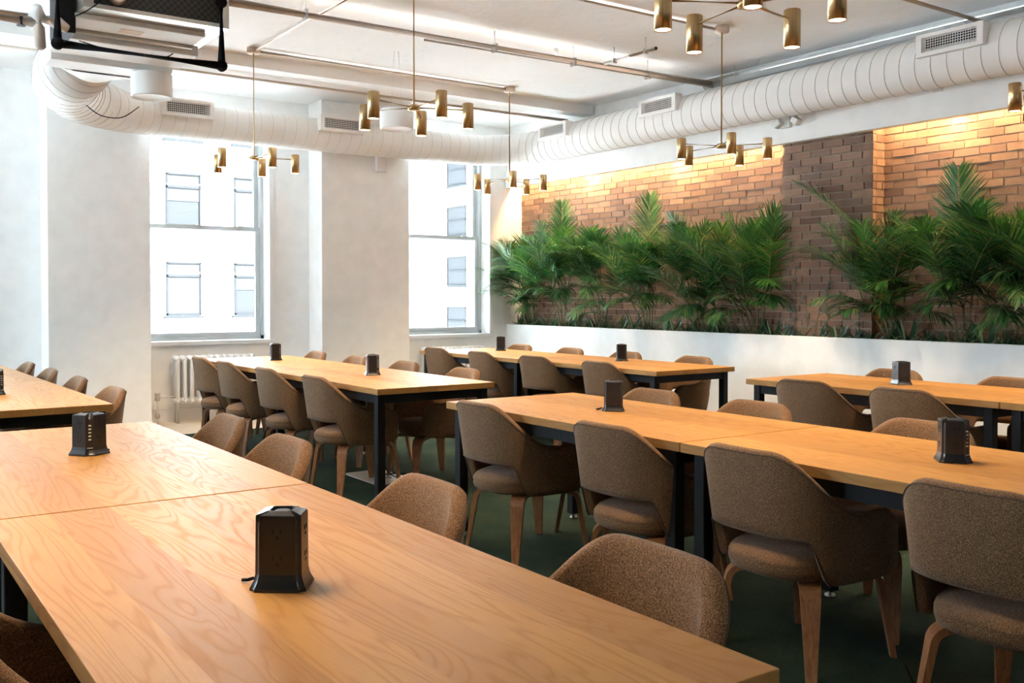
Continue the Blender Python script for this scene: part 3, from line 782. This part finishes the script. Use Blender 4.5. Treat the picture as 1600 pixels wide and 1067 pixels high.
# ------------------------------------------------------------------ air handler
ac = thing('air_handler', 'suspended air handler with dark filter grille at the top left', 'air conditioner', (1.72, 6.5, 3.0))
obj('housing', bbox(-.42, .50, -.15, .62, .14, .50, .006, 1), M['silver'], ac)
bm = bbox(-.36, .44, -.165, -.151, .16, .46, .0); fg = obj('filter_grille', bm, M['filter'], ac)
bm = bmesh.new()
for a, b, c, d in ((-.42, .50, .135, .162), (-.42, .50, .458, .49), (-.42, -.36, .162, .458), (.44, .50, .162, .458)): box(bm, a, b, -.178, -.15, c, d)
obj('grille_frame', bm, M['silver'], ac)
for k, (y0, y1, z, m) in enumerate(((.0, .26, .125, 'white2'), (.28, .33, .105, 'silver'))):
    obj('bottom_rail' if m == 'silver' else 'bottom_panel', bbox(-.44, .40, y0, y1, z - .02, z + .014, .003, 1), M[m], ac)
obj('access_panel', bbox(-.46, .46, .35, .80, .055, .13, .004, 1), M['white2'], ac)
obj('plenum', bbox(-.44, .42, .84, 1.12, .02, .42, .01, 1), M['white2'], ac)
obj('label_sticker', bbox(-.13, .02, .10, .20, .1035, .1049, 0), M['tanpipe'], ac)
obj('panel_handle', bbox(-.26, -.12, .52, .55, .045, .056, 0), M['tanpipe'], ac)
obj('control_box', bbox(-.53, -.43, .0, .30, .005, .34, .005, 1), M['black'], ac)
# rounded transition to the duct
bm = bmesh.new(); n = 40; rings = []
for y_, hw, hh_, zc, ex in ((1.12, .36, .19, .20, 6), (1.25, .36, .19, .215, 4), (1.42, .29, .215, .24, 2.3), (1.47, .235, .235, .25, 2)):
    r = []
    for k in range(n):
        a = 2 * PI * k / n; c, s_ = math.cos(a), math.sin(a); xo = (-.02 if y_ > 1.3 else 0)
        r.append(bm.verts.new((xo + hw * math.copysign(abs(c) ** (2 / ex), c), y_, zc + hh_ * math.copysign(abs(s_) ** (2 / ex), s_))))
    rings.append(r)
for a, b in zip(rings, rings[1:]):
    for k in range(n): bm.faces.new((a[k], a[(k + 1) % n], b[(k + 1) % n], b[k]))
obj('duct_transition', bm, M['white2'], ac, True)
# black trapeze
tz = thing('pipe_trapeze', 'black pipe frame hanging around the air handler', 'support frame', (1.7, 6.27, 2.87))
zb = 0.0
obj('cross_bar', tube_bm([(-.53, 0, 0), (.42, 0, 0)], .026, 20), M['blackrub'], tz, True)
for x_, nm in ((-.56, 'post'), (.45, 'post')):
    obj('post', tube_bm([(x_, 0, .03), (x_, 0, .62)], .025, 20), M['blackrub'], tz, True)
    for zz in ((0,) if x_ < 0 else (0, .42)):
        bm = bmesh.new(); bmesh.ops.create_icosphere(bm, subdivisions=2, radius=.040, matrix=Matrix.Translation((x_, 0, zz))); obj('elbow_fitting', bm, M['blackrub'], tz, True)
# insulated pipes left
t = thing('insulated_pipe', 'beige insulated pipe with a tee at the top left corner', 'pipe', (0, 0, 0))
obj('horizontal_run', tube_bm([(.45, 6.36, 3.0), (1.03, 6.36, 3.0)], .034, 16), M['tan'], t, True)
bm = bmesh.new(); tube(bm, [(1.04, 6.34, 3.02), (1.045, 6.32, 2.96), (1.05, 6.30, 2.84), (1.05, 6.30, 2.825)], [.030, .034, .032, .016], 16); obj('drop_leg', bm, M['tan'], t, True)
bm = bmesh.new(); tube(bm, [(1.04, 6.34, 2.95), (1.04, 6.34, 3.03), (1.05, 6.40, 3.10)], [.040, .052, .03], 14); tube(bm, [(1.03, 6.35, 3.03), (1.16, 6.38, 3.02), (1.22, 6.40, 3.0)], [.05, .042, .026], 14); obj('tee_fitting', bm, M['white2'], t, True)
run('suction_pipe', [(1.28, 5.6, 3.16), (1.50, 6.3, 3.22)], .055, 'tan', 'short thick beige pipe stub entering the air handler', 'pipe')
run('white_conduit', [(.2, 6.6, 3.32), (1.25, 6.6, 3.32)], .022, 'white2', 'white conduit high at the top left behind the insulated pipe', 'conduit')
run('white_rail', [(.2, 7.0, 3.2), (1.3, 7.0, 3.2)], .03, 'tanpipe', 'tan rail below the insulated pipe at the left edge', 'pipe')
bm = bmesh.new(); tube(bm, [(.93, 6.2, 2.98), (.93, 6.2, 2.93)], [.012, .010], 8); tube(bm, [(.93, 6.2, 2.93), (.93, 6.2, 2.925)], .026, 12); tag(obj('fire_sprinkler', bm, M['black']), 'small black sprinkler head beside the insulated pipe', 'sprinkler')
for pts, lab in ((((1.66, 8.0, 2.84), (1.78, 8.05, 2.78), (1.95, 8.1, 2.79), (2.1, 8.15, 2.9)), 'thin black cable sagging below the duct bend'),
                 (((1.35, 6.7, 3.01), (1.6, 6.75, 2.985), (1.9, 6.8, 3.0), (2.0, 6.85, 3.05)), 'thin black cable looping across the air handler underside'),
                 (((1.50, 6.3, 3.35), (1.42, 6.2, 3.2), (1.33, 6.35, 3.12), (1.25, 6.55, 3.1)), 'black cable arching into the control box')):
    _, b_ = cord(pts, lab, .004); tag(obj('cable', b_, M['blackrub'], None, True), lab, 'cable')

# ------------------------------------------------------------------ chandeliers
def spot(loc, energy, size, blend=.6, col=(1, .74, .46), r=.03):
    L = bpy.data.lights.new('lamp_light', 'SPOT'); L.energy = energy; L.spot_size = size; L.spot_blend = blend; L.color = col; L.shadow_soft_size = r
    o = bpy.data.objects.new('lamp_light', L); COL.objects.link(o); o.location = loc; return o
HZ = 2.582
def chandelier(x, y, a0, lab, first=None, R=.365):
    t = thing('brass_chandelier', lab, 'chandelier', (x, y, ZC), 0, 'five-lamp brass chandeliers')
    hz = HZ - ZC
    bm = bmesh.new(); lathe(bm, [(.02, -.05), (.058, -.048), (.06, -.03), (.06, -.001)], 0, 0, 24); obj('ceiling_canopy', bm, M['tanpipe'], t)
    obj('rod', tube_bm([(0, 0, -.05), (0, 0, hz)], .0065, 10), M['brass'], t, True)
    bm = bmesh.new(); lathe(bm, [(.01, hz - .02), (.04, hz - .016), (.042, hz + .004), (.03, hz + .018), (.01, hz + .022)], 0, 0, 20); obj('hub', bm, M['brass'], t)
    for k in range(5):
        a = math.radians(a0 + 72 * k); c, s = math.cos(a), math.sin(a)
        ar = obj('arm', tube_bm([(.035 * c, .035 * s, hz), ((R - .034) * c, (R - .034) * s, hz)], .0055, 8), M['brass'], t, True)
        cx, cy = R * c, R * s; z1 = hz + .045; z0 = hz - .125
        bm = bmesh.new(); lathe(bm, [(.030, z0 + .012), (.0345, z0), (.037, z0), (.037, z1 - .003), (.034, z1), (.005, z1)], cx, cy, 28)
        sh = obj('lamp_shade', bm, M['brass'], ar)
        bm = bmesh.new(); lathe(bm, [(.005, z0 + .004), (.0335, z0 + .004), (.0335, z0 + .008), (.005, z0 + .008)], cx, cy, 20); obj('bulb', bm, M['bulb'], sh)
        spot((x + cx, y + cy, ZC + z0 - .004), SPOT_E, math.radians(112))
    return t
SPOT_E = 26
chandelier(3.175, 5.50, 340, 'brass chandelier at centre top, hanging over the middle of the room')
chandelier(6.07, 5.46, 306, 'brass chandelier in front of the soffit above the palms')
chandelier(3.132, 8.283, 346, 'brass chandelier in front of the left window')
chandelier(5.97, 8.315, 312, 'brass chandelier in front of the right window reveal')
chandelier(3.217, 2.756, 8, 'brass chandelier cut by the top edge, nearest the camera')
chandelier(6.2, 2.78, 70, 'brass chandelier barely entering at the right edge')
chandelier(.30, 2.75, 20, 'unseen brass chandelier added to warm the foreground table')  # unseen lamp added to warm the foreground
chandelier(.30, 5.5, 50, 'unseen brass chandelier added for light over the left edge table')  # also added out of view, for its warm light
# niche lights
for y0, y1 in ((6.0, 10.3), (1.7, 4.95)):
    bm = bmesh.new(); box(bm, XS + .04, XS + .08, y0, y1, 2.905, 2.925)
    t = tag(obj('light_strip', bm, M['led']), 'hidden warm light strip above the brick, %s of the pilaster' % ('left' if y0 > 5 else 'right'), 'light strip')
    L = bpy.data.lights.new('strip_light', 'AREA'); L.shape = 'RECTANGLE'; L.size = .05; L.size_y = y1 - y0; L.energy = 9 * (y1 - y0); L.color = (1, .66, .34)
    o = bpy.data.objects.new('strip_light', L); COL.objects.link(o); o.location = (XS + .06, (y0 + y1) / 2, 2.90)
    o.rotation_euler = (0, 0, 0)
for y in (7.45, 8.9, 4.35, 3.0):
    spot((XS + .07, y, 2.90), 26, math.radians(120), .8, (1, .68, .36), .02)

# ------------------------------------------------------------------ palms
XMAX = XB - .012
def clampv(v):
    lim = XMAX
    if 4.96 < v.y < 6.0: lim = XPI - .012
    if v.x > lim: v.x = lim - .004 * random.random()
    if v.z > ZSOF - .06 and v.x > XP - .15: v.z = ZSOF - .06
    if v.y > YW - .03 and v.x > XP - .02: v.y = YW - .03
    return v
def blade(bm, base, d, up, length, width, droop, seg=4, fold=.0):
    """a tapered leaf strip drooping under gravity"""
    d = d.normalized(); side = d.cross(up)
    if side.length < 1e-3: side = Vector((1, 0, 0))
    side.normalize(); p = base.copy(); prev = None
    for i in range(seg + 1):
        f = i / seg; w = width * (math.sin(PI * min(1, .18 + f * .82)) ** .8) * .5 if i < seg else 0
        a = clampv(p - side * w); 
        if i == seg: vs = [bm.verts.new(a)]
        else: vs = [bm.verts.new(a), bm.verts.new(clampv(p + side * w))]
        if prev:
            if len(vs) == 2: bm.faces.new((prev[0], prev[1], vs[1], vs[0]))
            else: bm.faces.new((prev[0], prev[1], vs[0]))
        prev = vs
        d = (d + Vector((0, 0, -droop / seg))).normalized(); p = p + d * (length / seg)
def frond(origin, az, el, L, leaf, mat, parent, rnd, curve=1.0, wdt=.0125, n=27):
    o0 = Vector(parent.location)
    bm = bmesh.new(); p = Vector(origin); d = Vector((math.cos(az) * math.cos(el), math.sin(az) * math.cos(el), math.sin(el)))
    pts = []; seg = 16
    for i in range(seg + 1):
        pts.append(p.copy()); d = (d + Vector((0, 0, -curve * (.3 + i / seg) / seg))).normalized(); p = clampv(p + d * L / seg)
    q = [x_ - o0 for x_ in pts]
    tube(bm, q, [.0055 * (1 - .8 * i / seg) + .001 for i in range(seg + 1)], 5, True, 1)
    base_n = len(bm.verts)
    for k in range(n):
        f = .22 + .78 * (k + .5) / n; i = min(seg - 1, int(f * seg)); fr = f * seg - i; b = pts[i].lerp(pts[i + 1], fr); t_ = (pts[i + 1] - pts[i]).normalized()
        hz_ = t_.cross(Vector((0, 0, 1)))
        if hz_.length < .05: hz_ = Vector((math.sin(az), -math.cos(az), 0))
        hz_.normalize(); up = hz_.cross(t_).normalized()
        ll = leaf * (math.sin(PI * (.16 + .80 * (f - .22) / .78)) ** .7) * rnd.uniform(.85, 1.1)
        for s in (-1, 1):
            dd = hz_ * s * (.85 - .45 * f) + t_ * (.50 + .6 * f) + up * rnd.uniform(.10, .32)
            bb = b + hz_ * s * .003
            n0 = len(bm.verts); blade(bm, bb, dd, up, ll, wdt * rnd.uniform(.8, 1.15), rnd.uniform(.35, .75) * curve)
            bm.verts.ensure_lookup_table()
            for v in bm.verts[n0:] if False else [bm.verts[j] for j in range(n0, len(bm.verts))]: v.co -= o0
    o = obj('frond', bm, [mat, M['stem']], parent, True)
    return o
def palm(y, lab, ztop, seed, nst=4, spread=.16, big=None, lean=0):
    rnd = random.Random(seed)
    x0 = 7.52 if not (4.9 < y < 6.05) else 7.44
    t = thing('potted_palm', lab, 'palm', (x0, y, .93), 0, 'palms in the planter')
    o0 = Vector(t.location); cnt = 0
    for i in range(nst):
        f = (i + .5) / nst - .5
        bx_, by_ = x0 + rnd.uniform(-.025, .02), y + f * spread * .8
        h = rnd.uniform(.22, .62); tx, ty = bx_ - rnd.uniform(.0, .12), by_ + f * .35 + rnd.uniform(-.05, .05) + lean * .1
        top = Vector((tx, ty, .93 + h)); mid = Vector((bx_ * .6 + tx * .4, by_ * .6 + ty * .4, .93 + h * .5))
        bm = bmesh.new(); tube(bm, [Vector((bx_, by_, .925)) - o0, mid - o0, top - o0], [.013, .010, .007], 7); obj('cane', bm, M['stem'], t, True)
        for k in range(5 if i % 2 else 4):
            az = PI + rnd.uniform(-1.45, 1.45)
            if k == 0: az = PI + rnd.choice((-1, 1)) * rnd.uniform(.9, 1.5)
            el = rnd.uniform(.75, 1.42) if k < 3 else rnd.uniform(.3, .7)
            Lf = (ztop - top.z) / max(.75, math.sin(el)) * rnd.uniform(.72, 1.0) if k < 3 else rnd.uniform(.35, .5)
            Lf = max(.38, min(.95, Lf))
            fm = M['frond2'] if rnd.random() < .35 else M['frond']
            frond(top, az, el, Lf, rnd.uniform(.26, .34), fm, t, rnd, rnd.uniform(.7, 1.5)); cnt += 1
    # low hanging fronds
    for k in range(5):
        frond(Vector((x0 - .04, y + rnd.uniform(-.2, .2), rnd.uniform(1.12, 1.42))), PI + rnd.uniform(-1.45, 1.45), rnd.uniform(.3, 1.1), rnd.uniform(.35, .6), .24, M['frond'], t, rnd, 1.6, .012, 18)
    for az, el, Lf, z in (big or ()):
        frond(Vector((x0 - .03, y, z)), az, el, Lf, .33, M['frond'], t, rnd, .55, .0135, 32)
    return t
P_ = math.pi
palms = [(9.98, 2.14, 'palm at the window end of the planter, fronds reaching over the white wall', [(P_ * .62, .5, .8, 1.45), (P_ * .8, .9, .7, 1.5)], .3),
 (9.32, 2.42, 'palm with a tall upright frond, second from the window wall', [(P_ * 1.3, 1.5, 1.05, 1.45)], 0),
 (8.62, 2.16, 'bushy palm third from the window wall, between the two tallest fronds', None, 0),
 (7.82, 2.15, 'palm fourth from the window wall, hanging leaflets over slim canes', [(P_ * 1.35, 1.45, 1.0, 1.45)], 0),
 (7.02, 2.18, 'palm fifth from the window wall under the tall feathery frond', [(P_ * .95, 1.2, .85, 1.4)], .3),
 (6.32, 2.18, 'palm just left of the brick pilaster', [(P_ * 1.45, 1.25, .85, 1.4)], 0),
 (4.82, 2.14, 'palm just right of the pilaster, long frond arching across the bricks', [(P_ * .56, .85, 1.15, 1.62), (P_ * .60, .4, .85, 1.5)], .5),
 (4.22, 2.18, 'dark palm second right of the pilaster with a fanned top frond', [(P_ * 1.1, 1.45, .9, 1.45)], 0),
 (3.72, 2.12, 'palm at the right edge with yellowish fronds', [(P_ * .9, .8, .8, 1.5), (P_ * 1.2, .6, .7, 1.4)], 0)]
for i, (y, zt, lab, big, ln) in enumerate(palms): palm(y, lab, zt, 100 + i * 7, 5 if i not in (6,) else 4, .2, big, ln)

# undergrowth: a few herb meshes, copied
def herb_mesh(seed, h=.15):
    rnd = random.Random(seed); bm = bmesh.new()
    global clampv
    for k in range(26):
        az = rnd.uniform(0, 2 * PI); el = rnd.uniform(.3, 1.3)
        d = Vector((math.cos(az) * math.cos(el) * .8, math.sin(az) * math.cos(el), math.sin(el)))
        base = Vector((rnd.uniform(-.02, .02), rnd.uniform(-.05, .05), 0))
        p = base; dd = d.normalized(); L_ = h * rnd.uniform(.7, 1.25); prev = None; side = dd.cross(Vector((0, 0, 1))).normalized(); w = .026
        for i in range(5):
            f = i / 4; ww = w * math.sin(PI * (.12 + .8 * f)) * .5
            a = Vector((max(-.085, min(.07, (p - side * ww).x)), (p - side * ww).y, max(0, (p - side * ww).z))); b = Vector((max(-.085, min(.07, (p + side * ww).x)), (p + side * ww).y, max(0, (p + side * ww).z)))
            vs = [bm.verts.new(a), bm.verts.new(b)]
            if prev: bm.faces.new((prev[0], prev[1], vs[1], vs[0]))
            prev = vs; dd = (dd + Vector((0, 0, -.22))).normalized(); p = p + dd * L_ / 4
    me = bpy.data.meshes.new('leafy_herb'); bm.to_mesh(me); bm.free(); me.materials.append(M['herb'])
    for q in me.polygons: q.use_smooth = True
    return me
hm = [herb_mesh(s, h) for s, h in ((1, .19), (2, .24), (3, .16), (4, .21))]
y = 10.2; i = 0; rr = random.Random(5)
sect = lambda y: ('by the window wall' if y > 9.2 else 'below the left palms' if y > 7.6 else 'below the palms left of the pilaster' if y > 6 else 'in front of the brick pilaster' if y > 4.95 else 'right of the pilaster')
while y > 3.3:
    o = bpy.data.objects.new('leafy_herb', hm[i % 4]); COL.objects.link(o)
    o.location = ((7.485 if y > 6.05 or y < 4.9 else 7.442) + rr.uniform(-.008, .01), y, .93); o.scale = (.7 if y > 6.05 or y < 4.9 else .35, 1, rr.uniform(.75, 1.2))
    tag(o, 'small leafy herb in the planter, %s' % sect(y), 'plant', 'planter herbs ' + sect(y)); y -= rr.uniform(.14, .2); i += 1
# ivy strands on the pilaster
for i, (y, zt) in enumerate(((5.80, 1.62), (5.68, 1.40), (5.47, 1.80), (5.34, 1.84), (5.12, 1.42), (5.58, 1.25))):
    rnd = random.Random(40 + i); t = thing('ivy_strand', 'thin ivy strand climbing the brick pilaster, number %s from its left edge' % ('one', 'two', 'four', 'five', 'six', 'three')[i], 'ivy', (XPI - .006, y, .95), 0, 'ivy strands on the pilaster')
    t['label'] = 'thin ivy strand on the brick pilaster, ' + ('closest to its left edge', 'short one right of the leftmost', 'tall one with dark leaves at the middle', 'tall one curving right of the middle', 'short one closest to its right edge', 'shortest one left of the middle')[i]
    pts = []; z = 0; yy = 0
    while z < zt - .95: pts.append(Vector((-.004, yy, z))); z += .05; yy += rnd.uniform(-.02, .02) - (.008 if i == 3 else 0)
    bm = bmesh.new(); tube(bm, pts, .002, 5); obj('vine', bm, M['stem'], t)
    bm = bmesh.new()
    for p in pts[1:]:
        for k in range(rnd.choice((0, 1, 1, 2))):
            c = p + Vector((-.012 - rnd.random() * .01, rnd.uniform(-.03, .03), rnd.uniform(-.02, .02))); s = rnd.uniform(.012, .022); a = rnd.uniform(0, 6.28); tl_ = rnd.uniform(-.4, .4)
            shp = [(0, -1), (.9, -.35), (.6, .3), (0, 1), (-.6, .3), (-.9, -.35)]
            bm.faces.new([bm.verts.new(c + Vector((tl_ * v_ * s * .4, (u_ * math.cos(a) - v_ * math.sin(a)) * s, (u_ * math.sin(a) + v_ * math.cos(a)) * s))) for u_, v_ in shp])
    obj('ivy_leaves', bm, M['ivy'], t)

# ------------------------------------------------------------------ world and colour
w = bpy.data.worlds.new('daylight'); SC.world = w; w.use_nodes = True; bg = w.node_tree.nodes['Background']
bg.inputs[0].default_value = (.70, .85, 1, 1); bg.inputs[1].default_value = 8.5
SL = bpy.data.lights.new('sun', 'SUN'); SL.energy = 130; SL.angle = .02; SL.color = (.86, .93, 1)
so = bpy.data.objects.new('sun', SL); COL.objects.link(so); so.rotation_euler = (math.radians(48), 0, math.radians(20))
SC.view_settings.view_transform = 'Standard'; SC.view_settings.look = 'None'; SC.view_settings.gamma = 1; SC.view_settings.use_curve_mapping = False
SC.view_settings.exposure = 1.12
SC.cycles.max_bounces = 10; SC.cycles.diffuse_bounces = 6; SC.cycles.transparent_max_bounces = 12; SC.cycles.sample_clamp_indirect = 8
